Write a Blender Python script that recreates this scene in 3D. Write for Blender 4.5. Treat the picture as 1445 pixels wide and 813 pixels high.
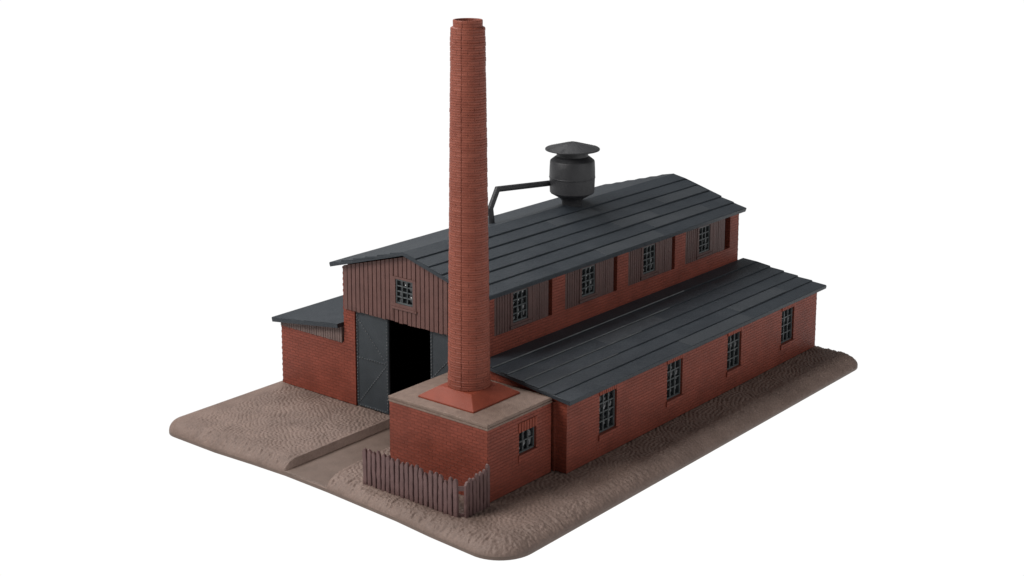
import bpy, math, random
import numpy as np
from mathutils import Matrix, Vector

random.seed(7)
rng = np.random.default_rng(5)
for o in list(bpy.data.objects):
    bpy.data.objects.remove(o)
scn = bpy.context.scene
COL = scn.collection

# ------------------------------------------------------------------ camera
CX, CY, CZ = -42.049, -35.299, 24.614
YAW, PITCH, ROLL = [math.radians(v) for v in (39.052, -11.209, 0.105)]
F, SY, W = 2146.56, -188.591, 1445.0
fw = Vector((math.cos(YAW)*math.cos(PITCH), math.sin(YAW)*math.cos(PITCH), math.sin(PITCH)))
rt0 = Vector((math.sin(YAW), -math.cos(YAW), 0)); up0 = rt0.cross(fw)
rt = rt0*math.cos(ROLL) + up0*math.sin(ROLL)
up = -rt0*math.sin(ROLL) + up0*math.cos(ROLL)
cam = bpy.data.cameras.new('camera'); cob = bpy.data.objects.new('camera', cam); COL.objects.link(cob)
M = Matrix((rt, up, -fw)).transposed().to_4x4(); M.translation = (CX, CY, CZ)
cob.matrix_world = M
cam.sensor_fit = 'HORIZONTAL'; cam.sensor_width = 36.0
cam.lens = F/W*36.0; cam.shift_y = SY/W
cam.clip_start = 1.0; cam.clip_end = 3000.0
scn.camera = cob

# ------------------------------------------------------------------ world, lamps, exposure
wd = bpy.data.worlds.new('World'); scn.world = wd; wd.use_nodes = True
wd.node_tree.nodes['Background'].inputs[0].default_value = (0.97, 0.985, 1.0, 1)
wd.node_tree.nodes['Background'].inputs[1].default_value = 0.22
scn.view_settings.view_transform = 'Standard'; scn.view_settings.look = 'None'
scn.view_settings.exposure = 0.0; scn.view_settings.gamma = 1.0

def softbox(name, loc, target, sx, sy, power, col=(1, 1, 1)):
    l = bpy.data.lights.new(name, 'AREA'); l.shape = 'RECTANGLE'; l.size = sx; l.size_y = sy
    l.energy = power; l.color = col
    o = bpy.data.objects.new(name, l); COL.objects.link(o); o.location = loc
    o.rotation_euler = (Vector(target)-Vector(loc)).to_track_quat('-Z', 'Y').to_euler()
    return o
softbox('key_softbox', (-46, 30, 52), (10, 6, 2), 30, 26, 50000, (1, .985, .96))
softbox('top_softbox', (12, 34, 56), (12, 6, 0), 44, 30, 30000)
softbox('fill_softbox', (22, -62, 24), (12, 4, 2), 34, 22, 8500)

# ------------------------------------------------------------------ helpers
def tag(o, label=None, cat=None, group=None, kind=None):
    if label: o['label'] = label
    if cat: o['category'] = cat
    if group: o['group'] = group
    if kind: o['kind'] = kind
    return o

def thing(name, loc, label, cat, group=None):
    o = bpy.data.objects.new(name, None); COL.objects.link(o); o.location = loc
    o.empty_display_size = 0.3
    return tag(o, label, cat, group)

class MB:
    """collects polygons in world coordinates"""
    def __init__(s): s.v = []; s.f = []; s.uv = {}; s.m2 = set(); s.mat2 = None
    def poly(s, pts, uv=None):
        b = len(s.v); s.v += [tuple(p) for p in pts]; s.f.append(tuple(range(b, b+len(pts))))
        if uv: s.uv[len(s.f)-1] = uv
        return s
    def box(s, x0, x1, y0, y1, z0, z1):
        c = [(x0,y0,z0),(x1,y0,z0),(x1,y1,z0),(x0,y1,z0),(x0,y0,z1),(x1,y0,z1),(x1,y1,z1),(x0,y1,z1)]
        b = len(s.v); s.v += c
        for f in ((0,3,2,1),(4,5,6,7),(0,1,5,4),(1,2,6,5),(2,3,7,6),(3,0,4,7)): s.f.append(tuple(b+i for i in f))
        return s
    def prism(s, prof, axis, a, b):
        """prof = list of 2D points (counter-clockwise); extruded along axis from a to b"""
        def P(p, t):
            if axis == 'x': return (t, p[0], p[1])
            if axis == 'y': return (p[0], t, p[1])
            return (p[0], p[1], t)
        n = len(prof); k = len(s.v)
        s.v += [P(p, a) for p in prof] + [P(p, b) for p in prof]
        s.f.append(tuple(k+i for i in range(n))[::-1]); s.f.append(tuple(k+n+i for i in range(n)))
        for i in range(n):
            j = (i+1) % n; s.f.append((k+i, k+j, k+n+j, k+n+i))
        return s
    def lathe(s, prof, c, n=48, angs=None, rf=None, uvw=None):
        """prof = [(r,z)...]; rings share vertices"""
        A = angs if angs is not None else [2*math.pi*i/n for i in range(n)]
        n = len(A); k = len(s.v)
        for r, z in prof:
            for i, a in enumerate(A):
                q = r + (rf(i, z) if rf else 0)
                s.v.append((c[0]+q*math.cos(a), c[1]+q*math.sin(a), z))
        for m in range(len(prof)-1):
            for i in range(n):
                j = (i+1) % n
                s.f.append((k+m*n+i, k+m*n+j, k+(m+1)*n+j, k+(m+1)*n+i))
                if uvw:
                    a0 = A[i]; a1 = A[j] if j else A[0]+2*math.pi
                    z0, z1 = prof[m][1], prof[m+1][1]
                    if abs(prof[m][0]-prof[m+1][0]) > abs(z1-z0)*3: z1 = z0
                    s.uv[len(s.f)-1] = [(a0*uvw, z0), (a1*uvw, z0), (a1*uvw, z1), (a0*uvw, z1)]
        return s
    def dome(s, c, r, nrm, h=None):
        """small rivet head"""
        n = Vector(nrm).normalized(); t = n.orthogonal().normalized(); b = n.cross(t); c = Vector(c); h = h or r
        k = len(s.v)
        for rr, hh in ((1, 0), (.75, .6)):
            for i in range(6):
                a = i*math.pi/3; s.v.append(tuple(c+(t*math.cos(a)+b*math.sin(a))*r*rr+n*h*hh))
        s.v.append(tuple(c+n*h))
        for i in range(6):
            j = (i+1) % 6; s.f.append((k+i, k+j, k+6+j, k+6+i)); s.f.append((k+6+i, k+6+j, k+12))
        return s
    def panel(s, us, zs, solid, face, d0, d1):
        """grid wall with holes. us/zs breaks, solid(i,j)->bool, face 'x' or 'y' = normal axis, d0..d1 depth span"""
        def P(u, z, d): return (d, u, z) if face == 'x' else (u, d, z)
        nu, nz = len(us)-1, len(zs)-1
        S = lambda i, j: 0 <= i < nu and 0 <= j < nz and solid(i, j)
        for i in range(nu):
            for j in range(nz):
                if not S(i, j): continue
                u0, u1, z0, z1 = us[i], us[i+1], zs[j], zs[j+1]
                s.poly([P(u0,z0,d0), P(u1,z0,d0), P(u1,z1,d0), P(u0,z1,d0)])
                s.poly([P(u1,z0,d1), P(u0,z0,d1), P(u0,z1,d1), P(u1,z1,d1)])
                if not S(i-1, j): s.poly([P(u0,z0,d1), P(u0,z0,d0), P(u0,z1,d0), P(u0,z1,d1)])
                if not S(i+1, j): s.poly([P(u1,z0,d0), P(u1,z0,d1), P(u1,z1,d1), P(u1,z1,d0)])
                if not S(i, j-1): s.poly([P(u0,z0,d1), P(u1,z0,d1), P(u1,z0,d0), P(u0,z0,d0)])
                if not S(i, j+1): s.poly([P(u0,z1,d0), P(u1,z1,d0), P(u1,z1,d1), P(u0,z1,d1)])
        return s
    def build(s, name, mat, parent=None, bevel=0, smooth=False, merge=False, segs=2, loc=None):
        off = Vector(parent.location) if parent is not None else Vector((0, 0, 0))
        me = bpy.data.meshes.new(name)
        me.from_pydata([tuple(Vector(v)-off) for v in s.v] if loc is None else s.v, [], s.f)
        me.update()
        uvl = me.uv_layers.new(name='UVMap')
        for p in me.polygons:
            n = p.normal; a = max(range(3), key=lambda i: abs(n[i])); ov = s.uv.get(p.index)
            for q, li in enumerate(p.loop_indices):
                if ov: uvl.data[li].uv = ov[q]; continue
                c = s.v[me.loops[li].vertex_index]
                uvl.data[li].uv = (c[1], c[2]) if a == 0 else ((c[0], c[2]) if a == 1 else (c[0], c[1]))
        if smooth:
            for p in me.polygons: p.use_smooth = True
        me.materials.append(mat)
        if s.mat2:
            me.materials.append(s.mat2)
            for i in s.m2: me.polygons[i].material_index = 1
        o = bpy.data.objects.new(name, me); COL.objects.link(o)
        if parent is not None: o.parent = parent
        if loc is not None: o.location = Vector(loc)-off
        if merge:
            w = o.modifiers.new('weld', 'WELD'); w.merge_threshold = 0.0005
        if bevel:
            b = o.modifiers.new('bevel', 'BEVEL'); b.width = bevel; b.segments = segs; b.limit_method = 'ANGLE'
            b.angle_limit = math.radians(30); b.use_clamp_overlap = True; b.harden_normals = False
        return o

def copy_part(o, parent, loc):
    c = o.copy(); COL.objects.link(c); c.parent = parent; c.location = loc
    for ch in o.children:
        d = ch.copy(); COL.objects.link(d); d.parent = c
    return c

# ------------------------------------------------------------------ materials
def new_mat(name):
    m = bpy.data.materials.new(name); m.use_nodes = True
    return m, m.node_tree.nodes, m.node_tree.links, m.node_tree.nodes['Principled BSDF']

def ramp_mix(N, L, fac, c0, c1):
    mx = N.new('ShaderNodeMix'); mx.data_type = 'RGBA'
    L.new(fac, mx.inputs[0]); mx.inputs[6].default_value = (*c0, 1); mx.inputs[7].default_value = (*c1, 1)
    return mx.outputs[2]

def plastic(name, c0, c1, rough=.5, scale=2.0, bump=.02, bscale=14, spec=.4, grain=.006, gscale=60):
    """injection moulded plastic: slow colour drift, fine grain relief"""
    m, N, L, B = new_mat(name)
    tc = N.new('ShaderNodeTexCoord')
    n1 = N.new('ShaderNodeTexNoise'); n1.inputs['Scale'].default_value = scale; n1.inputs['Detail'].default_value = 6
    L.new(tc.outputs['Object'], n1.inputs['Vector'])
    mr = N.new('ShaderNodeMapRange'); mr.inputs[1].default_value = .3; mr.inputs[2].default_value = .7
    L.new(n1.outputs[0], mr.inputs[0])
    L.new(ramp_mix(N, L, mr.outputs[0], c0, c1), B.inputs['Base Color'])
    rr = N.new('ShaderNodeMapRange'); rr.inputs[3].default_value = rough-.07; rr.inputs[4].default_value = rough+.1
    L.new(n1.outputs[0], rr.inputs[0]); L.new(rr.outputs[0], B.inputs['Roughness'])
    B.inputs['Specular IOR Level'].default_value = spec
    n2 = N.new('ShaderNodeTexNoise'); n2.inputs['Scale'].default_value = bscale; n2.inputs['Detail'].default_value = 4
    n3 = N.new('ShaderNodeTexNoise'); n3.inputs['Scale'].default_value = gscale; n3.inputs['Detail'].default_value = 2
    L.new(tc.outputs['Object'], n2.inputs['Vector']); L.new(tc.outputs['Object'], n3.inputs['Vector'])
    b1 = N.new('ShaderNodeBump'); b1.inputs['Distance'].default_value = bump
    b2 = N.new('ShaderNodeBump'); b2.inputs['Distance'].default_value = grain
    L.new(n2.outputs[0], b1.inputs['Height']); L.new(n3.outputs[0], b2.inputs['Height'])
    L.new(b1.outputs[0], b2.inputs['Normal']); L.new(b2.outputs[0], B.inputs['Normal'])
    return m

def brick(name, ca, cb, bw=.38, rh=.135, mortar=.012, depth=.03, wob=.012, rough=.55, fine=.010):
    m, N, L, B = new_mat(name)
    uv = N.new('ShaderNodeUVMap'); uv.uv_map = 'UVMap'
    nz = N.new('ShaderNodeTexNoise'); nz.inputs['Scale'].default_value = 5; nz.inputs['Detail'].default_value = 3
    L.new(uv.outputs[0], nz.inputs['Vector'])
    s1 = N.new('ShaderNodeVectorMath'); s1.operation = 'SUBTRACT'; s1.inputs[1].default_value = (.5, .5, .5)
    L.new(nz.outputs['Color'], s1.inputs[0])
    s2 = N.new('ShaderNodeVectorMath'); s2.operation = 'MULTIPLY_ADD'; s2.inputs[1].default_value = (wob*3, wob*1.6, 0)
    L.new(s1.outputs[0], s2.inputs[0]); L.new(uv.outputs[0], s2.inputs[2])
    bt = N.new('ShaderNodeTexBrick'); bt.inputs['Scale'].default_value = 1.0
    bt.inputs['Brick Width'].default_value = bw; bt.inputs['Row Height'].default_value = rh
    bt.inputs['Mortar Size'].default_value = mortar; bt.inputs['Mortar Smooth'].default_value = .6
    bt.inputs['Bias'].default_value = 0
    bt.inputs['Color1'].default_value = (0, 0, 0, 1); bt.inputs['Color2'].default_value = (1, 1, 1, 1)
    bt.inputs['Mortar'].default_value = (.5, .5, .5, 1)
    L.new(s2.outputs[0], bt.inputs['Vector'])
    n1 = N.new('ShaderNodeTexNoise'); n1.inputs['Scale'].default_value = .9; n1.inputs['Detail'].default_value = 8
    L.new(uv.outputs[0], n1.inputs['Vector'])
    ad = N.new('ShaderNodeMath'); ad.operation = 'MULTIPLY_ADD'; ad.inputs[1].default_value = .22
    L.new(bt.outputs['Color'], ad.inputs[0]); L.new(n1.outputs[0], ad.inputs[2])
    mr = N.new('ShaderNodeMapRange'); mr.inputs[1].default_value = .35; mr.inputs[2].default_value = .85
    L.new(ad.outputs[0], mr.inputs[0])
    L.new(ramp_mix(N, L, mr.outputs[0], ca, cb), B.inputs['Base Color'])
    B.inputs['Roughness'].default_value = rough; B.inputs['Specular IOR Level'].default_value = .22
    inv = N.new('ShaderNodeMath'); inv.operation = 'SUBTRACT'; inv.inputs[0].default_value = 1
    L.new(bt.outputs['Fac'], inv.inputs[1])
    h2 = N.new('ShaderNodeMath'); h2.operation = 'MULTIPLY_ADD'; h2.inputs[1].default_value = .45   # bricks sit at unequal heights
    L.new(bt.outputs['Color'], h2.inputs[0]); L.new(inv.outputs[0], h2.inputs[2])
    n3 = N.new('ShaderNodeTexNoise'); n3.inputs['Scale'].default_value = 7; n3.inputs['Detail'].default_value = 5
    L.new(uv.outputs[0], n3.inputs['Vector'])
    b1 = N.new('ShaderNodeBump'); b1.inputs['Distance'].default_value = depth; b1.inputs['Strength'].default_value = 1
    b2 = N.new('ShaderNodeBump'); b2.inputs['Distance'].default_value = fine
    L.new(h2.outputs[0], b1.inputs['Height']); L.new(n3.outputs[0], b2.inputs['Height'])
    L.new(b1.outputs[0], b2.inputs['Normal']); L.new(b2.outputs[0], B.inputs['Normal'])
    return m

m_brick = brick('red brick plastic', (.148, .034, .0205), (.225, .053, .033), mortar=.016, depth=.040)
m_chim = brick('chimney brick plastic', (.170, .043, .026), (.222, .062, .039), bw=.56, rh=.198, mortar=.020, depth=.030, wob=.006, fine=.003)
m_red = plastic('plain red plastic', (.185, .036, .018), (.215, .046, .025), rough=.5, bump=.012, spec=.22)
m_roof = plastic('slate grey plastic', (.0185, .0235, .0295), (.027, .0325, .039), rough=.5, scale=1.1, bump=.02, bscale=9, spec=.3, grain=.008, gscale=45)
m_sheet = plastic('paler roofing sheet', (.0255, .0305, .036), (.033, .038, .044), rough=.5, scale=1.6, bump=.016, bscale=9, grain=.008, gscale=45)
m_lip = plastic('pale grey plastic', (.07, .075, .08), (.13, .135, .14), rough=.45)  # paler grey for the sheet lips and door rivets
m_tank = plastic('tank grey plastic', (.0205, .0205, .0225), (.028, .028, .0305), rough=.45, bump=.01, spec=.35)
m_door = plastic('door grey plastic', (.025, .031, .036), (.034, .040, .046), rough=.5, bump=.012, spec=.3)
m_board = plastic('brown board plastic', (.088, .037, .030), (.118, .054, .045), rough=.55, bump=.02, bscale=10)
m_side = plastic('shaded brown board plastic', (.058, .025, .021), (.078, .036, .031), rough=.55, bump=.02, bscale=10)  # board brown darkened: clerestory shade put into the colour
m_grey_board = plastic('weathered board plastic', (.11, .070, .062), (.155, .105, .093), rough=.6, bump=.03, bscale=16)
m_fence = plastic('fence brown plastic', (.090, .047, .044), (.126, .069, .065), rough=.55, bump=.02, bscale=8)
m_cap = plastic('cap slab tan plastic', (.150, .100, .078), (.205, .142, .112), rough=.62, scale=4, bump=.03, bscale=18, grain=.012)
m_bed = plastic('track bed brown plastic', (.108, .074, .058), (.135, .093, .074), rough=.55, scale=1.5, bump=.02, bscale=4)
m_grille = plastic('grille plastic', (.045, .052, .054), (.065, .072, .074), rough=.42, bump=.01)
m_black, _n, _l, _b = new_mat('black interior shade'); _b.inputs['Base Color'].default_value = (.003, .003, .0035, 1); _b.inputs['Roughness'].default_value = .9
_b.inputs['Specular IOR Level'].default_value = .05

def base_mat():
    m, N, L, B = new_mat('cobbled base plastic')
    tc = N.new('ShaderNodeTexCoord')
    n1 = N.new('ShaderNodeTexNoise'); n1.inputs['Scale'].default_value = .7; n1.inputs['Detail'].default_value = 9; n1.inputs['Roughness'].default_value = .62
    L.new(tc.outputs['Object'], n1.inputs['Vector'])
    n2 = N.new('ShaderNodeTexNoise'); n2.inputs['Scale'].default_value = 12; n2.inputs['Detail'].default_value = 5
    L.new(tc.outputs['Object'], n2.inputs['Vector'])
    a = N.new('ShaderNodeMath'); a.operation = 'MULTIPLY_ADD'; a.inputs[1].default_value = .6
    L.new(n2.outputs[0], a.inputs[0]); L.new(n1.outputs[0], a.inputs[2])
    mr = N.new('ShaderNodeMapRange'); mr.inputs[1].default_value = .5; mr.inputs[2].default_value = 1.1
    L.new(a.outputs[0], mr.inputs[0])
    L.new(ramp_mix(N, L, mr.outputs[0], (.116, .078, .063), (.205, .143, .118)), B.inputs['Base Color'])
    B.inputs['Roughness'].default_value = .6; B.inputs['Specular IOR Level'].default_value = .35
    n3 = N.new('ShaderNodeTexNoise'); n3.inputs['Scale'].default_value = 22; n3.inputs['Detail'].default_value = 3
    L.new(tc.outputs['Object'], n3.inputs['Vector'])
    b = N.new('ShaderNodeBump'); b.inputs['Distance'].default_value = .02
    L.new(n3.outputs[0], b.inputs['Height']); L.new(b.outputs[0], B.inputs['Normal'])
    return m
m_base = base_mat()

def pane_mat():
    m, N, L, B = new_mat('clear window foil')
    B.inputs['Base Color'].default_value = (.012, .014, .016, 1)
    B.inputs['Roughness'].default_value = .26; B.inputs['Specular IOR Level'].default_value = .85
    tc = N.new('ShaderNodeTexCoord')
    n = N.new('ShaderNodeTexNoise'); n.inputs['Scale'].default_value = 3.2; n.inputs['Detail'].default_value = 1
    L.new(tc.outputs['Object'], n.inputs['Vector'])
    b = N.new('ShaderNodeBump'); b.inputs['Distance'].default_value = .25
    L.new(n.outputs[0], b.inputs['Height']); L.new(b.outputs[0], B.inputs['Normal'])
    return m
m_pane = pane_mat()

# ------------------------------------------------------------------ setting: glowing white plane added as blank cutout backdrop
m_lit, N_, L_, B_ = new_mat('white background glow')
N_.remove(B_); em = N_.new('ShaderNodeEmission'); em.inputs[0].default_value = (1, 1, 1, 1); em.inputs[1].default_value = 1.02
L_.new(em.outputs[0], N_['Material Output'].inputs[0])
white_glow = MB().box(-500, 900, -500, 900, -1.6, -.60).build('backdrop', m_lit)
tag(white_glow, 'plain white glowing plane added under the model as background', None, None, 'structure')

# ------------------------------------------------------------------ base plate (height field)
Z0, ZB = 0.0, -0.50
outline = []
def arc(cx, cy, r, a0, a1, n=10, ry=None):
    for i in range(n+1):
        a = math.radians(a0+(a1-a0)*i/n); outline.append((cx+r*math.cos(a), cy+(ry or r)*math.sin(a)))
arc(-1.35, -1.75, 1.48, 180, 270, 12)          # front corner
arc(24.6, -1.87, 1.3, 270, 360, 10)
arc(25.0, 16.0, .9, 0, 90, 8)
arc(-1.45, 15.95, .95, 90, 180, 10)
outline += [(-2.42, 13.2), (-2.28, 11), (-2.2, 9), (-2.26, 6.5), (-2.48, 2.5), (-2.68, .6)]
OL = np.array(outline)

def sdf(X, Y):
    P = np.stack([X.ravel(), Y.ravel()], 1); best = np.full(len(P), 1e9); near = np.zeros((len(P), 2)); ins = np.zeros(len(P), bool)
    for i in range(len(OL)):
        a, b = OL[i], OL[(i+1) % len(OL)]; d = b-a
        t = np.clip(((P-a)@d)/(d@d), 0, 1); q = a+t[:, None]*d; dd = np.hypot(*(P-q).T)
        m = dd < best; best[m] = dd[m]; near[m] = q[m]
        c = ((a[1] > P[:, 1]) != (b[1] > P[:, 1])); xi = (b[0]-a[0])*(P[:, 1]-a[1])/(b[1]-a[1]+1e-12)+a[0]
        ins ^= c & (P[:, 0] < xi)
    s = np.where(ins, best, -best)
    return s.reshape(X.shape), near.reshape(X.shape+(2,))

def vnoise(X, Y, sc, seed):
    r = np.random.default_rng(seed); T = r.random((256, 256))
    u, v = X*sc+37.3, Y*sc+91.7; i, j = np.floor(u).astype(int), np.floor(v).astype(int); a, b = u-i, v-j
    a = a*a*(3-2*a); b = b*b*(3-2*b); i %= 256; j %= 256; i2, j2 = (i+1) % 256, (j+1) % 256
    return (T[i, j]*(1-a)+T[i2, j]*a)*(1-b)+(T[i, j2]*(1-a)+T[i2, j2]*a)*b

def cobbles(X, Y):
    X = X+.22*(vnoise(X, Y, .45, 1)-.5)+.07*(vnoise(X, Y, 2.6, 3)-.5); Y = Y+.22*(vnoise(X, Y, .45, 2)-.5)+.07*(vnoise(X, Y, 2.6, 4)-.5)
    Wd = 2.3; R = Wd*.62; s = .175
    H = np.zeros_like(X); done = np.zeros(X.shape, bool)
    jm = np.floor((X+R)/(Wd/2)).astype(int)
    for k in range(5):
        j = jm-k; off = np.where(j % 2 == 0, 0, Wd/2)
        cy = np.round((Y-off)/Wd)*Wd+off; cx = j*Wd/2
        d = np.hypot(X-cx, Y-cy); m = (~done) & (d < R)
        ring = np.floor(d/s); fr = d/s-ring; jr = np.sin(ring*12.9+cx*7.3+cy*3.7)*43758.5; jr -= np.floor(jr)
        n = np.maximum(3, np.round(2*np.pi*(ring+.5)*s/.205)); an = np.arctan2(Y-cy, X-cx)/(2*np.pi)*n+jr*n
        fa = an-np.floor(an); er = np.minimum(fr, 1-fr); ea = np.minimum(fa, 1-fa)
        sid = np.sin((np.floor(an)*12.9898+ring*78.233+cx*3.1+cy*7.7))*43758.5453; sid -= np.floor(sid)
        h = (.30+.70*np.clip(er/.30, 0, 1))*np.clip((ea-.04)/.26, 0, 1)**.8*(.62+.55*sid)
        H[m] = h[m]; done |= m
    return H

g = .036
xs = np.arange(-3.0, 26.05, g); ys = np.arange(-3.35, 17.05, g)
X, Y = np.meshgrid(xs, ys, indexing='ij')
D, NR = sdf(X, Y)
out = (D < 0)
X2 = np.where(out, NR[..., 0], X); Y2 = np.where(out, NR[..., 1], Y)
Dc = np.clip(D, 0, None)
# bevel: wide on the near sides, narrow at the back and left
right = np.clip((1.5-Y)/3.5, 0, 1); left = np.clip((Y-14.5)/1.5, 0, 1)
wv = .95*(1-right)+1.25*right; wv = wv*(1-left)+.55*left
tb_ = 6.55+.35*np.clip((X+2.4)/3, 0, 1)
dtr = np.where(X < 5, np.maximum(tb_-Y, Y-9.08), 9)
t = np.clip(Dc/wv, 0, 1)
prof = (1-(1-t)**2.3)**.54
Zt = -.46+.46*prof
trench = (Y > 6.55+.35*np.clip((X+2.4)/3, 0, 1)) & (Y < 9.08) & (X < 6)
flat = np.clip((Dc-wv*(.78+.9*left))/.3, 0, 1)*np.clip((dtr-.07)/.12, 0, 1)
cob = cobbles(X, Y)
# smooth grain of the edge: short tufts running down the slope
tuft = vnoise(X, Y, 11, 11)*.4+vnoise(X, Y, 20, 12)*.6
ang = np.arctan2(NR[..., 1]-7, NR[..., 0]-11)
al = NR[..., 0]+NR[..., 1]*1.0
st = vnoise(al*1.0, Dc*.25, 10, 21)*.6+vnoise(al, Dc*.3, 19, 22)*.4
edge = np.clip(t*5, .25, 1)*np.clip((1-t)*2.2, 0, 1)
Z = Zt+flat*(cob*.055-.055)+(1-flat)*(1-left)*np.clip(dtr/.2, 0, 1)*((tuft-.5)*.085)+edge*(1-left)*np.clip(dtr/.15, 0, 1)*((st-.5)*.12+(vnoise(X, Y, 24, 13)-.5)*.04)+flat*(tuft-.5)*.02+(vnoise(X, Y, .35, 31)-.5)*.03*np.clip(t*2-1, 0, 1)
Z = np.where(trench, np.minimum(Zt, -.395), Z)
nx, ny = X.shape
keepv = D > -g*1.5
c = keepv[:-1, :-1] & keepv[1:, :-1] & keepv[1:, 1:] & keepv[:-1, 1:] & (np.maximum.reduce([D[:-1, :-1], D[1:, :-1], D[1:, 1:], D[:-1, 1:]]) > 0)
# leave out what the buildings hide for good
idx = np.arange(nx*ny).reshape(nx, ny)
faces = np.stack([idx[:-1, :-1][c], idx[1:, :-1][c], idx[1:, 1:][c], idx[:-1, 1:][c]], 1)
used = np.unique(faces); remap = -np.ones(nx*ny, int); remap[used] = np.arange(len(used)); faces = remap[faces]
co = np.stack([X2.ravel()[used], Y2.ravel()[used], Z.ravel()[used]], 1)

base = thing('base_plate', (11.7, 6.9, -.56), 'brown cobbled ground slab with rounded edges and a sunken track bed at the front', 'base')
def np_mesh(name, co, faces, mat, parent, smooth=True):
    me = bpy.data.meshes.new(name); co = co-np.array(parent.location)
    me.vertices.add(len(co)); me.vertices.foreach_set('co', co.astype(np.float32).ravel())
    me.loops.add(faces.size); me.loops.foreach_set('vertex_index', faces.astype(np.int32).ravel())
    me.polygons.add(len(faces)); me.polygons.foreach_set('loop_start', np.arange(0, faces.size, 4, dtype=np.int32))
    me.update(calc_edges=True); me.validate()
    if smooth: me.polygons.foreach_set('use_smooth', np.ones(len(me.polygons), bool))
    me.materials.append(mat); o = bpy.data.objects.new(name, me); COL.objects.link(o); o.parent = parent
    return o
np_mesh('paving', co, faces, m_base, base)
rim = MB(); n = len(OL)
for i in range(n):
    a, b = OL[i], OL[(i+1) % n]
    rim.poly([(a[0], a[1], -.57), (b[0], b[1], -.57), (b[0], b[1], -.44), (a[0], a[1], -.44)])
rim.poly([(p[0], p[1], -.57) for p in OL][::-1])
rim.build('rim', m_bed, base)
MB().prism([(-2.20, -.39), (-2.20, -.46), (6, -.46), (6, -.375), (-2.1, -.375)][::-1], 'y', 6.35, 9.12).build('track_bed', m_bed, base)

# ------------------------------------------------------------------ shared builders
def brick_teeth(mb, corner, axis, z0, z1, s=.035, rh=.135):
    """bricks that stand a hair proud along a corner, every other course"""
    z = z0; k = 0
    while z < z1-.05:
        q = s*(.5+random.random()*.7) if k % 2 == 0 else 0
        if q:
            x, y, dx, dy = corner
            if dx: mb.box(min(x, x+dx*q), max(x, x+dx*q), min(y+.006, y+dy), max(y+.006, y+dy), z+.01, min(z+rh-.015, z1))
            else: mb.box(min(x+.006, x+axis), max(x+.006, x+axis), min(y, y+dy*q), max(y, y+dy*q), z+.01, min(z+rh-.015, z1))
        z += rh; k += 1

def roof_profile(ye, ze, yt, zt, n, lift, thick):
    """stepped top line from eave to top, returned as 2D points eave->top, then underside"""
    L = math.hypot(yt-ye, zt-ze); uy, uz = (yt-ye)/L, (zt-ze)/L; ny_, nz_ = -uz, uy
    if nz_ < 0: ny_, nz_ = -ny_, -nz_
    def P(t, h): return (ye+uy*t+ny_*h, ze+uz*t+nz_*h)
    pts = []
    for k in range(n):
        t0, t1 = L*k/n, L*(k+1)/n
        pts += [P(t0, -.0 if k else -.02), P(t0+.004, lift*.72), P(t0+.03, lift), P(t1-.0, .0)]
    return pts, P, L

def shed_roof(mb, x0, x1, ye, ze, yt, zt, n, lift=.055, thick=.15, segs=14, patches=()):
    pts, P, L = roof_profile(ye, ze, yt, zt, n, lift, thick)
    bot = [P(L, -thick), P(0, -thick)]
    sec = pts+bot; m = len(sec); flip = yt > ye
    X_ = [x0+(x1-x0)*i/segs for i in range(segs+1)]; k0 = len(mb.v)
    for i, x in enumerate(X_):
        for j, (y, z) in enumerate(sec):
            jit = (random.random()-.5)*.012 if 0 < j < m-3 else 0
            xe = x+((random.random()-.5)*.05 if (i in (0, segs) and j < m-2) else 0)
            mb.v.append((xe, y, z+jit))
    for i in range(segs):
        for j in range(m):
            a, b = k0+i*m+j, k0+i*m+(j+1) % m; c_, d = b+m, a+m
            mb.f.append((a, b, c_, d) if not flip else (d, c_, b, a))
    e0 = [k0+j for j in range(m)]; e1 = [k0+segs*m+j for j in range(m)]
    mb.f.append(tuple(e0[::-1]) if not flip else tuple(e0)); mb.f.append(tuple(e1) if not flip else tuple(e1[::-1]))
    for (k, xa, xb, h) in patches:      # a second sheet lapped over a strip
        t0, t1 = L*k/n, L*(k+1)/n
        a, b = P(t0+.0, lift+h), P(t1-.02, h*.8+.004); c2, d2 = P(t0+.0, lift-.02), P(t1-.02, -.01)
        s0 = len(mb.v)
        for x in (xa, xb):
            for q in (a, b, d2, c2): mb.v.append((x+random.uniform(-.02, .02), q[0], q[1]))
        for f in ((0,1,2,3),(4,7,6,5),(0,4,5,1),(1,5,6,2),(3,2,6,7),(0,3,7,4)):
            mb.f.append(tuple(s0+i for i in f))

def lap_sheets(ye, ze, yt, zt, n, lift, lst, parent):
    pts, P, L = roof_profile(ye, ze, yt, zt, n, lift, .1)
    for (k, xa, xb, h) in lst:      # a second sheet lapped over a strip
        t0, t1 = L*k/n, L*(k+1)/n; mb = MB()
        a, b = P(t0+.03, lift+h), P(t1-.03, h+.006); c2, d2 = P(t0+.03, lift-.03), P(t1-.03, -.02)
        mb.prism([a, c2, d2, b], 'x', xa, xb)
        mb.build('roof_sheet', m_sheet, parent, bevel=.004, segs=1)

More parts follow.
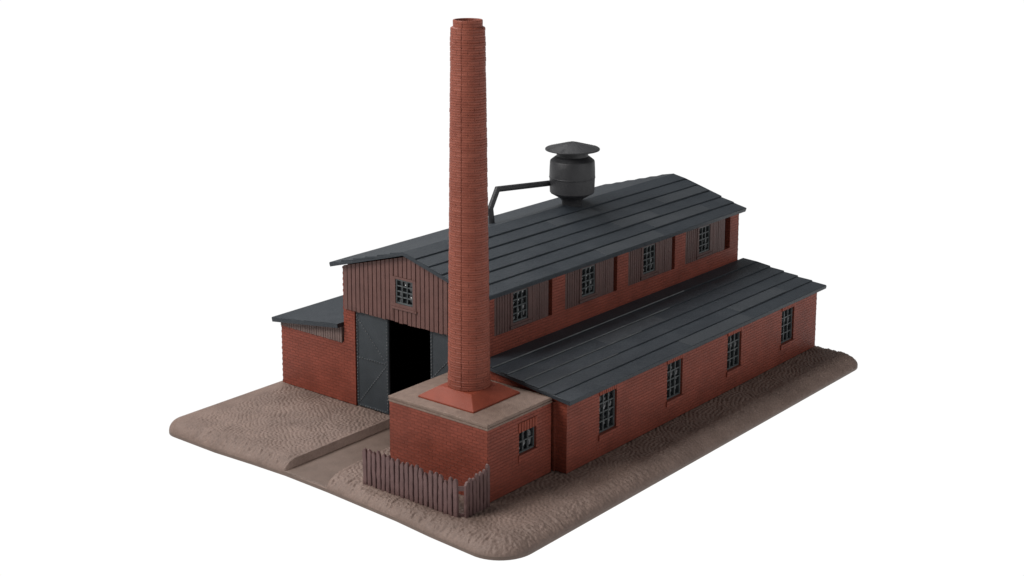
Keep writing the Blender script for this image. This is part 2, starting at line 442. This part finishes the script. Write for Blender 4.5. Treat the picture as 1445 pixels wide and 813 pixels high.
def make_window(parent, w, h, nc, nr, wx, wy, wz, face='y', mat=None, name='window'):
    """grille set in its opening; local x to the right, z up, front looks to -y"""
    b = MB(); fr = .07; dp = .11; mu = .058
    b.box(-.01, fr, 0, dp, -.01, h+.01).box(w-fr, w+.01, 0, dp, -.01, h+.01)
    b.box(fr, w-fr, 0, dp, -.01, fr).box(fr, w-fr, 0, dp, h-fr, h+.01)
    for i in range(1, nc):
        x = fr+(w-2*fr)*i/nc; b.box(x-mu/2, x+mu/2, .006, dp-.01, fr, h-fr)
    for j in range(1, nr):
        z = fr+(h-2*fr)*j/nr
        for i in range(nc):
            xa = fr+(w-2*fr)*i/nc+(mu/2 if i else 0); xb = fr+(w-2*fr)*(i+1)/nc-(mu/2 if i < nc-1 else 0)
            b.box(xa, xb, .012, dp-.016, z-mu/2, z+mu/2)
    o = b.build(name, mat or m_grille, parent, bevel=.01, segs=1, loc=(wx, wy, wz))
    if face == 'x': o.rotation_euler = (0, 0, -math.pi/2)
    p = MB().box(.02, w-.02, dp+.006, dp+.02, .02, h-.02).build('pane', m_pane)
    p.parent = o; p.location = (0, 0, 0)
    return o

def board_run(mb, face, u0, u1, d, pitch, zlo, zhi, holes=(), gap=.035, proud=.045, back=.05, jag=.02):
    """vertical boards between u0 and u1; zlo/zhi functions of u; d = plane of the front, growing inward"""
    n = max(1, round((u1-u0)/pitch)); p = (u1-u0)/n
    def B(a, b, z0a, z0b, z1a, z1b, f, k):
        pts = [(a, z0a), (b, z0b), (b, z1b), (a, z1a)]
        s = len(mb.v)
        for dd in (f, k):
            for (u, z) in pts: mb.v.append((dd, u, z) if face == 'x' else (u, dd, z))
        for q in ((0,1,2,3),(7,6,5,4),(0,4,5,1),(1,5,6,2),(2,6,7,3),(3,7,4,0)): mb.f.append(tuple(s+i for i in q))
    for i in range(n):
        a, b = u0+i*p, u0+(i+1)*p; a2, b2 = a+gap/2, b-gap/2
        j0 = random.uniform(-jag, jag); f = d-random.uniform(0, .012)
        spans = [(zlo, zhi)]
        for (ha, hb, hz0, hz1) in holes:
            if b > ha+.02 and a < hb-.02:
                spans = []
                A = max(a2, ha) if a2 < ha else a2
                spans = [(zlo, lambda u, z=hz0: z), (lambda u, z=hz1: z, zhi)]
                if a2 < ha-.03: B(a2, ha-.004, zlo(a2)+j0, zlo(ha)+j0, zhi(a2), zhi(ha), f, d+proud); a2 = ha+.004
                if b2 > hb+.03: B(hb+.004, b2, zlo(hb)+j0, zlo(b2)+j0, zhi(hb), zhi(b2), f, d+proud); b2 = hb-.004
        for q, (lo, hi) in enumerate(spans):
            jj = j0 if q == 0 else 0
            if min(hi(a2)-lo(a2), hi(b2)-lo(b2)) < .03: continue
            B(a2, b2, lo(a2)+jj, lo(b2)+jj, hi(a2), hi(b2), f, d+proud)

# ------------------------------------------------------------------ main brick hall
XF, XE = 4.40, 24.86
YR, YL = 3.849, 12.154
YM = 8.095; ZR, ZE = 7.825, 6.60; YE = 3.607
def roofz(y, drop=0): return ZE+(ZR-ZE)*(1-abs(y-YM)/(YM-YE))-drop
hall = thing('factory_hall', (14.6, 8.0, 0), 'tall red brick factory hall with dark gable roof and riveted sliding doors', 'factory building')

# right (clerestory) wall with four recessed bays
bays = [(5.05, 9.03), (9.97, 13.97), (14.87, 18.85), (19.80, 24.02)]
us = [XF]; 
for a, b in bays: us += [a, b]
us += [XE]; zs = [0.0, 4.66, 6.42, 6.48]
w = MB()
w.panel(us, zs, lambda i, j: not (j == 1 and i % 2 == 1), 'y', YR, YR+.30)
# left wall and rear wall
w.panel([XF+.3, XE], [0, 6.48], lambda i, j: True, 'y', YL-.3, YL)
w.prism([(YR+.3, 0), (YL-.3, 0), (YL-.3, 6.35), (YM, 7.6), (YR+.3, 6.35)], 'x', XE-.25, XE)
# front: piers and the wall over the door
w.prism([(YR+.3, 0), (4.96, 0), (4.96, 4.6), (YR+.3, 4.6)], 'x', XF, XF+.3)
w.prism([(11.46, 0), (YL, 0), (YL, 6.42), (11.46, 6.60)], 'x', XF, XF+.3)
w.prism([(YR+.3, 4.6), (7.60, 4.6), (7.60, 7.45), (YR+.3, 6.50)], 'x', XF, XF+.3)
w.prism([(8.98, 4.6), (11.46, 4.6), (11.46, 6.6), (8.98, 7.3)], 'x', XF, XF+.3)
w.prism([(7.60, 4.6), (8.98, 4.6), (8.98, 5.18), (7.60, 5.18)], 'x', XF, XF+.3)
w.prism([(7.60, 6.6), (8.98, 6.6), (8.98, 7.3), (YM, 7.6), (7.60, 7.45)], 'x', XF, XF+.3)
brick_teeth(w, (XE, YR, 1, .25), 0, 3.8, 6.4)
brick_teeth(w, (XF, YL, 0, 1), .25, 3.6, 6.4)
w.build('wall', m_brick, hall, bevel=0)

# roof: two stepped slopes
r = MB()
shed_roof(r, 4.0, 25.165, YE, ZE-.045, YM, ZR-.0, 6, lift=.06, thick=.15)
shed_roof(r, 4.0, 25.165, 2*YM-YE, ZE-.045, YM, ZR-.0, 6, lift=.06, thick=.15)
r.build('roof', m_roof, hall)
lap_sheets(YE, ZE-.045, YM, ZR, 6, .06, [(0, 12.8, 17.6, .012), (1, 17.9, 22.9, .012), (2, 16.2, 19.4, .010), (4, 13.0, 16.5, .010), (3, 21.0, 25.0, .008)], hall)

# gable boards with window
gy0, gy1 = YR+.12, YL-.13
gb = MB()
gw = (7.60, 8.98, 5.18, 6.57)
board_run(gb, 'x', gy0, gy1, XF-.11, .262, lambda u: 4.50, lambda u: roofz(u, .25), holes=[gw], gap=.04, proud=.06, jag=.025)
# backing sheet with the window hole
gb.prism([(gy0, 4.53), (gw[0], 4.53), (gw[0], roofz(gw[0], .26)), (gy0, roofz(gy0, .26))], 'x', XF-.052, XF-.003)
gb.prism([(gw[1], 4.53), (gy1, 4.53), (gy1, roofz(gy1, .26)), (gw[1], roofz(gw[1], .26))], 'x', XF-.052, XF-.003)
gb.prism([(gw[0], 4.53), (gw[1], 4.53), (gw[1], gw[2]), (gw[0], gw[2])], 'x', XF-.052, XF-.003)
gb.prism([(gw[0], gw[3]), (gw[1], gw[3]), (gw[1], roofz(gw[1], .26)), (YM, roofz(YM, .26)), (gw[0], roofz(gw[0], .26))], 'x', XF-.052, XF-.003)
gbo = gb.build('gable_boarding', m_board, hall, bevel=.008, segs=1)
# window casing and grille in the gable
cs = MB()
cs.panel([gw[0], 7.77, 8.80, gw[1]], [gw[2]+.0, 5.36, 6.47, gw[3]], lambda i, j: not (i == 1 and j == 1), 'x', XF-.14, XF-.004)
cs.box(XF-.19, XF-.142, 7.52, 9.04, 5.12, 5.22)
cso = cs.build('casing', m_board, hall, bevel=.012)
gwin = make_window(hall, 1.03, 1.11, 3, 4, XF-.10, 8.80, 5.36, face='x')

# clerestory boarding + windows, built once then copied for each bay
bay0 = bays[0]
def side_board(a, b):
    sb = MB(); wa = a+1.22; wb = wa+1.04; D0 = YR+.015
    top = lambda u: 6.47
    holes = [(wa-.17, wb+.17, 4.77, 6.47)]
    board_run(sb, 'y', a+.004, wa-.17, D0, .165, lambda u: 4.665, top, gap=.026, proud=.022, jag=.0)
    board_run(sb, 'y', wb+.17, b-.25, D0, .165, lambda u: 4.665, top, gap=.010, proud=.022, jag=.0)
    board_run(sb, 'y', wa-.165, wb+.165, D0, .165, lambda u: 4.665, lambda u: 4.765, gap=.02, proud=.022, jag=.0)
    # backing
    sb.box(a+.004, wa-.1, D0+.0225, D0+.26, 4.67, 6.46); sb.box(wb+.1, b-.25, D0+.0225, D0+.26, 4.67, 6.46)
    sb.box(wa-.1, wb+.1, D0+.0225, D0+.10, 4.67, 4.84)
    # casing
    sb.panel([wa-.165, wa, wb, wb+.165], [4.76, 4.95, 6.30, 6.46], lambda i, j: not (i == 1 and j == 1), 'y', D0-.035, D0+.12)
    sb.box(wa-.20, wb+.20, D0-.08, D0-.037, 4.74, 4.85)
    return sb, wa, D0
sb, wa, D0 = side_board(*bay0)
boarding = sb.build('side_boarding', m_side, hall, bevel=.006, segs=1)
win0 = make_window(hall, 1.04, 1.35, 3, 4, wa, D0+.01, 4.95)
pitch = [b[0]-bays[0][0] for b in bays]
for dx in pitch[1:]:
    copy_part(boarding, hall, boarding.location+Vector((dx, 0, 0)))
    copy_part(win0, hall, win0.location+Vector((dx, 0, 0)))

# black box added to keep the hall interior dark
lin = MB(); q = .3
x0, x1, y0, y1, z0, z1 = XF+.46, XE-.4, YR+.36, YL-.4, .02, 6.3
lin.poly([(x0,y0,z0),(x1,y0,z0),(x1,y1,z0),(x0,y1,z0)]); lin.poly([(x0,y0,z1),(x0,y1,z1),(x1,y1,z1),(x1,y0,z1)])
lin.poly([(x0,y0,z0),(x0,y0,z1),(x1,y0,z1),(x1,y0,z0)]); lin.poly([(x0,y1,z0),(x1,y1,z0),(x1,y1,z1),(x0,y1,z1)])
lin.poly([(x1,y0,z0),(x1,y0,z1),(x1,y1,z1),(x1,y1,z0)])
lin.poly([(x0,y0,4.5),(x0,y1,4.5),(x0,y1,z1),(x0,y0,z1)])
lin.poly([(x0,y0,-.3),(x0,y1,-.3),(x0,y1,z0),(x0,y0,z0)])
lin.build('interior_dark_box', m_black, hall)

# sliding doors
def door(y_out, y_in, hand):
    d = MB(); ya, yb = min(y_out, y_in), max(y_out, y_in); xa = XF+.08
    d.box(xa, xa+.10, ya, yb, .01, 4.62)
    H = 4.5; w_ = yb-ya; lo, hi, mid = .12, 4.42, 2.30
    def strip(P, Q, wd=.07, t=.008, riv=.15, rv=True):
        (ay, az), (by, bz) = P, Q; L = math.hypot(by-ay, bz-az); uy, uz = (by-ay)/L, (bz-az)/L; ny_, nz_ = -uz*wd/2, uy*wd/2
        s = len(d.v)
        for x in (xa+.002, xa-t):
            for (y, z) in ((ay+ny_, az+nz_), (by+ny_, bz+nz_), (by-ny_, bz-nz_), (ay-ny_, az-nz_)): d.v.append((x, y, z))
        for f in ((4,5,6,7),(0,4,7,3),(1,2,6,5),(0,1,5,4),(3,7,6,2)): d.f.append(tuple(s+i for i in f))
        if rv:
            n_ = int(L/riv)
            q0 = len(d.f)
            for i in range(1, n_): d.dome((xa-t-.0, ay+uy*L*i/n_, az+uz*L*i/n_), .034, (-1, 0, 0), .045)
            d.m2 |= set(range(q0, len(d.f)))
    o_, i_ = (y_out-.08, y_in+.08) if y_out > y_in else (y_out+.08, y_in-.08)
    strip((o_, lo), (i_, mid)); strip((i_, mid), (o_, hi-.25)); strip((o_, mid+.02), (i_, mid+.02), .1, .016)
    strip((o_, lo-.06), (o_, hi), .09, .020); strip((i_, lo-.06), (i_, hi), .09, .020)
    strip((o_, lo-.05), (i_, lo-.05), .1, .024); strip((o_, hi+.02), (i_, hi+.02), .1, .024)
    d.mat2 = m_lip
    return d
do1 = door(11.455, 9.455, 1).build('door', m_door, hall, bevel=.006, segs=1)
do2 = door(4.965, 6.968, -1).build('door', m_door, hall, bevel=.006, segs=1)

# ------------------------------------------------------------------ right lean-to (aisle)
AX0, AX1, AY = 4.23, 25.2, -.612
aisle = thing('side_aisle', (14.7, 1.6, 0), 'low brick lean-to on the right with four tall barred windows', 'building wing')
w = MB(); wins = [6.46, 11.52, 16.58, 21.64]; WW, WZ0, WZ1 = 1.24, .98, 2.70
us = [AX0]
for a in wins: us += [a, a+WW]
us += [AX1]
w.panel(us, [0, WZ0, WZ1, 3.06], lambda i, j: not (j == 1 and i % 2 == 1), 'y', AY, AY+.22)
rz = lambda y, d=0: 3.25+(3.847-3.25)*(y+1.0)/4.85-d
w.prism([(AY+.22, 0), (YR-.005, 0), (YR-.005, rz(YR, .17)), (AY+.22, rz(AY+.2, .17))], 'x', AX0, AX0+.2)
w.prism([(AY+.22, 0), (YR-.005, 0), (YR-.005, rz(YR, .17)), (AY+.22, rz(AY+.2, .17))], 'x', AX1-.2, AX1)
brick_teeth(w, (AX1, AY, 1, .2), 0, .02, 3.0)
w.box(AX0-.09, AX0-.003, -.06, .05, 0, 2.95)            # thin pilaster in the joint with the boiler house
w.build('wall', m_brick, aisle)
r = MB()
shed_roof(r, 3.92, 25.44, -1.0, 3.25-.05, YR-.004, 3.847-.0, 6, lift=.05, thick=.13)
r.build('roof', m_roof, aisle)
lap_sheets(-1.0, 3.20, YR-.004, 3.847, 6, .05, [(0, 12.9, 18.2, .012), (1, 18.4, 22.9, .012), (3, 10.0, 14.5, .008)], aisle)
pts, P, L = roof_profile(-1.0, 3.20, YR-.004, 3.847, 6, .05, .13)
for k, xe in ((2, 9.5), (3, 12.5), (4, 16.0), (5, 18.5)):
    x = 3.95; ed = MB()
    while x < xe:                                   # pale lips on the roofing sheet steps, near end only
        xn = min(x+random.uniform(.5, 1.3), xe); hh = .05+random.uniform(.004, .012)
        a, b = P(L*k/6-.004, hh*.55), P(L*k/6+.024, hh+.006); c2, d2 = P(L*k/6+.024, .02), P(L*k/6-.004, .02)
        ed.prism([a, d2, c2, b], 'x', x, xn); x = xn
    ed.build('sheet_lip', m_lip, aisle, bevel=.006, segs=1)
def aisle_window(x):
    o = make_window(aisle, WW, WZ1-WZ0, 3, 4, x, AY+.10, WZ0)
    s = MB().box(-.05, WW+.05, -.165, -.095, -.25, -.004)
    so = s.build('sill', m_brick, loc=(0, 0, 0)); so.parent = o
    hd = MB()
    n_ = 9
    for i in range(n_):
        a = -.04+(WW+.08)*i/n_; hd.box(a+.012, a+(WW+.08)/n_-.012, -.155-random.random()*.01, -.095, WZ1-WZ0+.004, WZ1-WZ0+.26)
    hd.box(-.04, WW+.04, -.125, -.096, WZ1-WZ0+.004, WZ1-WZ0+.255)
    ho = hd.build('lintel', m_red, loc=(0, 0, 0), bevel=.008, segs=1); ho.parent = o
    return o
a0 = aisle_window(wins[0])
for x in wins[1:]:
    copy_part(a0, aisle, a0.location+Vector((x-wins[0], 0, 0)))

# ------------------------------------------------------------------ left lean-to
LY = 16.32
lshed = thing('left_annex', (14.5, 14.3, 0), 'small brick annex on the far left with weathered boards under its roof', 'building wing')
w = MB()
w.prism([(YL+.004, 0), (LY, 0), (LY, 2.86), (YL+.004, 2.86)], 'x', XF, XF+.2)
w.panel([XF+.2, XE], [0, 2.95], lambda i, j: True, 'y', LY-.2, LY)
w.box(XE-.2, XE, YL+.01, LY-.2, 0, 2.95)
brick_teeth(w, (XF, LY, 0, 1), .25, .02, 2.85)
w.build('wall', m_brick, lshed)
r = MB()
shed_roof(r, 4.0, 25.0, 16.53, 3.28-.04, YL+.03, 3.80, 4, lift=.035, thick=.19)
r.build('roof', m_roof, lshed)
b = MB()
lz = lambda u: 3.06+(3.62-3.06)*(16.53-u)/4.38
board_run(b, 'x', YL+.07, LY-.02, XF-.07, .15, lambda u: 2.84, lz, gap=.02, proud=.06, jag=.01)
b.prism([(YL+.08, 2.85), (LY-.03, 2.85), (LY-.03, lz(LY)-.01), (YL+.08, lz(YL)-.01)], 'x', XF-.012, XF+.10)
b.build('boarding', m_grey_board, lshed, bevel=.006, segs=1)

# ------------------------------------------------------------------ boiler house (block under the chimney)
boil = thing('boiler_house', (2.0, 2.6, 0), 'square brick block with a tan top slab under the chimney', 'boiler house')
PX, PY, HP, HC = 4.0, 5.15, 2.97, 3.199
bx0, bx1, bz0, bz1 = 1.93, 3.02, 1.36, 2.29
w = MB()
w.panel([0, bx0, bx1, PX], [0, bz0, bz1, HP], lambda i, j: not (i == 1 and j == 1), 'y', 0, .25)
w.panel([.25, PY-.25], [0, HP], lambda i, j: True, 'x', 0, .25)
w.panel([0, PX], [0, HP], lambda i, j: True, 'y', PY-.25, PY)
w.panel([.25, PY-.25], [0, HP], lambda i, j: True, 'x', PX-.25, PX)
w.build('wall', m_brick, boil)
cp = MB()
cp.box(-.035, PX+.02, -.035, PY+.03, HP, HP+.085)
cp.box(-.012, PX, -.012, PY+.01, HP+.086, HP+.118)
cp.box(-.03, PX+.01, -.03, PY+.03, HP+.119, HC)
cp.build('cap_slab', m_cap, boil, bevel=.02)
bw_ = make_window(boil, bx1-bx0, bz1-bz0, 3, 2, bx0, .10, bz0)
hd = MB()
for i in range(7):
    a = -.06+1.2*i/7; hd.box(a+.018, a+1.2/7-.018, -.135, -.095, bz1-bz0+.004, bz1-bz0+.40)
ho = hd.build('lintel', m_red, loc=(0, 0, 0), bevel=.008, segs=1); ho.parent = bw_
so = MB().box(-.05, bx1-bx0+.05, -.135, -.095, -.30, -.004).build('sill', m_brick, loc=(0, 0, 0)); so.parent = bw_

# ------------------------------------------------------------------ chimney
CHX, CHY = 2.06, 2.68
chim = thing('chimney', (CHX, CHY, HC), 'tall tapering round red brick chimney on a square flared foot', 'chimney')
sk = MB(); k = .12
sq = lambda h, z: [(CHX-h, CHY-h, z), (CHX+h, CHY-h, z), (CHX+h, CHY+h, z), (CHX-h, CHY+h, z)]
lv = [sq(1.46, HC+.002), sq(1.46, HC+.06), sq(.88, HC+.44), sq(.86, HC+.46)]
for a, b in zip(lv, lv[1:]):
    for i in range(4):
        j = (i+1) % 4; sk.poly([a[i], a[j], b[j], b[i]])
sk.poly(lv[-1])
sk.build('foot', m_red, chim, bevel=.02, merge=True)
zt, zb = 18.06, HC+.455
def rad(z): t = (z-zb)/(zt-zb); return .86+(.68-.86)*t
prof = []; z = zb; rh = .198
while z < zt-rh*.6:
    e = min(z+rh, zt); q = random.uniform(-.006, .006)
    prof += [(rad(z)-.020, z), (rad(z)-.001+q, z+.028), (rad(e)-.001+q, e-.028)]
    z = e
prof += [(rad(zt)-.02, zt), (rad(zt)-.09, zt+.03)]
view = math.atan2(CY-CHY, CX-CHX)
seam = view-.385 
A = sorted([2*math.pi*i/56 for i in range(56)])
s_ = seam % (2*math.pi)
A = [a for a in A if abs((a-s_+math.pi) % (2*math.pi)-math.pi) > .05]+[s_-.035, s_-.014, s_, s_+.014, s_+.035]
A = sorted(a % (2*math.pi) for a in A)
si = min(range(len(A)), key=lambda i: abs(A[i]-s_))
sh = MB()
jit = {}
def rf(i, z):
    if i == si: return -.045
    key = (i//3, round(z/rh)); jit.setdefault(key, random.uniform(-.006, .006)); return jit[key]
sh.lathe(prof, (CHX, CHY), angs=A, rf=rf, uvw=.80)
sh.build('shaft', m_chim, chim, smooth=False)
cr = MB()
def rf2(i, z): return -.04 if i == si else 0
cr.lathe([(.57, zt-.2), (.58, zt+.25), (.565, zt+.29), (.50, zt+.29), (.485, zt+.25), (.47, zt-4)], (CHX, CHY), angs=A, rf=rf2, uvw=.80)
cr.build('crown', m_chim, chim)

# ------------------------------------------------------------------ dust collector on the ridge
VX, VY = 16.1, YM
vent = thing('roof_ventilator', (VX, VY, ZR-.3), 'dark grey drum with conical lid and bent pipe on the roof ridge', 'ventilator')
d = MB()
d.lathe([(.01, 8.03), (.50, 8.05), (.70, 8.16), (1.05, 8.36), (1.09, 8.42), (1.10, 8.75), (1.11, 9.10), (1.128, 9.12), (1.13, 9.15), (1.12, 9.17),
         (1.11, 9.6), (1.09, 9.93), (1.065, 9.98), (.86, 10.14), (.78, 10.19), (.74, 10.46), (.05, 10.47)], (VX, VY), n=64)
dd = d.build('drum', m_tank, vent, smooth=True)
es = dd.modifiers.new('edge', 'EDGE_SPLIT'); es.split_angle = math.radians(24)
MB().lathe([(.50, 7.55), (.50, 7.98), (.66, 8.15)], (VX, VY), n=32).build('neck', m_tank, vent, smooth=True)
l = MB()
l.lathe([(.5, 10.44), (1.25, 10.47), (1.325, 10.49), (1.335, 10.52), (1.325, 10.55), (.7, 10.73), (.10, 10.875), (.03, 10.885)], (VX, VY), n=64)
for kk in range(8):
    a = 2*math.pi*(kk+.3)/8; ca, sa = math.cos(a), math.sin(a)
    s0 = len(l.v); wd = .022
    for r_, z_ in ((.05, 10.885), (1.31, 10.555)):
        for sg, hh in ((-1, -.01), (0, .014), (1, -.01)):
            l.v.append((VX+r_*ca-sg*wd*sa, VY+r_*sa+sg*wd*ca, z_+hh))
    l.f += [(s0, s0+3, s0+4, s0+1), (s0+1, s0+4, s0+5, s0+2)]
    for t_ in range(3, 13):
        r_ = t_*.1; 
        for sg in (-1, 1):
            aa = a+sg*.06/r_
            l.dome((VX+r_*math.cos(aa), VY+r_*math.sin(aa), 10.893-(r_-.05)*.262), .018, (0, 0, 1), .022)
for kk in range(72):
    a = 2*math.pi*kk/72; l.dome((VX+1.27*math.cos(a), VY+1.27*math.sin(a), 10.565), .02, (0, 0, 1), .025)
ll = l.build('lid', m_tank, vent, smooth=True)
es = ll.modifiers.new('edge', 'EDGE_SPLIT'); es.split_angle = math.radians(28)

def tube(pts, r, n=16):
    t = MB(); P = [Vector(p) for p in pts]
    rings = []
    for i, p in enumerate(P):
        if i == 0: dr = (P[1]-P[0]).normalized(); sc = 1
        elif i == len(P)-1: dr = (P[-1]-P[-2]).normalized(); sc = 1
        else:
            a, b = (P[i]-P[i-1]).normalized(), (P[i+1]-P[i]).normalized(); dr = (a+b).normalized(); sc = 1/max(.5, dr.dot(a))
        side = Vector((0, 1, 0)); u2 = dr.cross(side).normalized()
        rings.append([tuple(p+side*r*math.cos(2*math.pi*k/n)+u2*r*sc*math.sin(2*math.pi*k/n)) for k in range(n)])
    k0 = 0
    for rg in rings: t.v += rg
    for i in range(len(rings)-1):
        for k in range(n): t.f.append((i*n+k, i*n+(k+1) % n, (i+1)*n+(k+1) % n, (i+1)*n+k))
    t.f.append(tuple(range(n))); t.f.append(tuple((len(rings)-1)*n+k for k in range(n))[::-1])
    return t
tb = tube([(15.65, 8.90, 8.81), (11.35, 8.90, 9.22), (10.84, 8.90, 8.39), (10.98, 8.90, 7.45)], .14)
to = tb.build('pipe', m_tank, vent, smooth=True); es = to.modifiers.new('edge', 'EDGE_SPLIT'); es.split_angle = math.radians(32)

# ------------------------------------------------------------------ picket fence
fence = thing('picket_fence', (-1.6, 2.5, 0), 'brown picket fence with uneven pales in front of the chimney block', 'fence')
def picket(cx, cy, w_, h, along):
    b = MB(); z0 = -.08; tk = .11
    n_ = 7; segz = [z0+(h-z0-.16)*i/n_ for i in range(n_+1)]
    rows = []
    lean = random.uniform(-.02, .02)
    for i, z in enumerate(segz):
        ww = w_/2*(1+random.uniform(-.09, .08)); off = random.uniform(-.014, .014)+lean*i/n_
        rows.append((off-ww, off+ww, z))
    def V(u, dd, z): return (cx+dd, cy+u, z) if along == 'y' else (cx+u, cy+dd, z)
    s = len(b.v)
    for (l_, r_, z) in rows:
        m = (l_+r_)/2
        b.v += [V(l_, tk/2, z), V(l_, -tk*.32, z), V(m-w_*.36, -tk/2, z), V(m+w_*.36, -tk/2, z), V(r_, -tk*.32, z), V(r_, tk/2, z)]
    l_, r_, z = rows[-1]; tip = (l_+r_)/2+random.uniform(-.03, .03)
    zz = h-.05
    b.v += [V(tip-w_*.24, tk/2, zz), V(tip-w_*.24, -tk*.25, zz), V(tip-w_*.1, -tk/2, zz+.02), V(tip+w_*.1, -tk/2, zz+.02), V(tip+w_*.24, -tk*.25, zz), V(tip+w_*.24, tk/2, zz)]
    nr_ = len(rows)+1
    for i in range(nr_-1):
        for k in range(6):
            b.f.append((s+i*6+k, s+i*6+(k+1) % 6, s+(i+1)*6+(k+1) % 6, s+(i+1)*6+k))
    q = len(b.v); b.v.append(V(tip, 0, h))
    for k in range(6): b.f.append((s+(nr_-1)*6+k, s+(nr_-1)*6+(k+1) % 6, q))
    b.f.append(tuple(s+k for k in range(6))[::-1])
    return b
hts = [1.50, 1.52, 1.50, 1.58, 1.55, 1.56, 1.50, 1.52, 1.46, 1.52, 1.48, 1.55, 1.46, 1.36, 1.52, 1.52, 1.48, 1.32, 1.55, 1.50]
n1 = len(hts); ya_, yb_ = 4.98, .22
for i, h in enumerate(hts):
    y = ya_+(yb_-ya_)*i/(n1-1)
    picket(-1.6, y, .205, h+random.uniform(-.02, .02), 'y').build('picket', m_fence, fence, smooth=False)
hs = [1.42, 1.50, 1.44, 1.56, 1.56, 1.58, 1.74]
for i, h in enumerate(hs):
    x = -1.36+1.24*i/(len(hs)-1)
    picket(x, -.12, .175, h, 'x').build('picket', m_fence, fence, smooth=False)
rl = MB()
rl.box(-1.56, -1.50, .2, 5.06, .03, .55).box(-1.56, -1.50, .2, 5.06, .56, 1.22)
rl.build('rail', m_fence, fence)
rl = MB().box(-1.40, -.04, -.08, -.02, .03, 1.20)
for za, zb in ((1.02, 1.19), (-.08, .10)):
    rl.prism([(-1.62, .20), (-1.36, -.15), (-1.30, -.10), (-1.55, .24)], 'z', za, zb)
rl.build('rail', m_fence, fence)

bpy.context.view_layer.update()
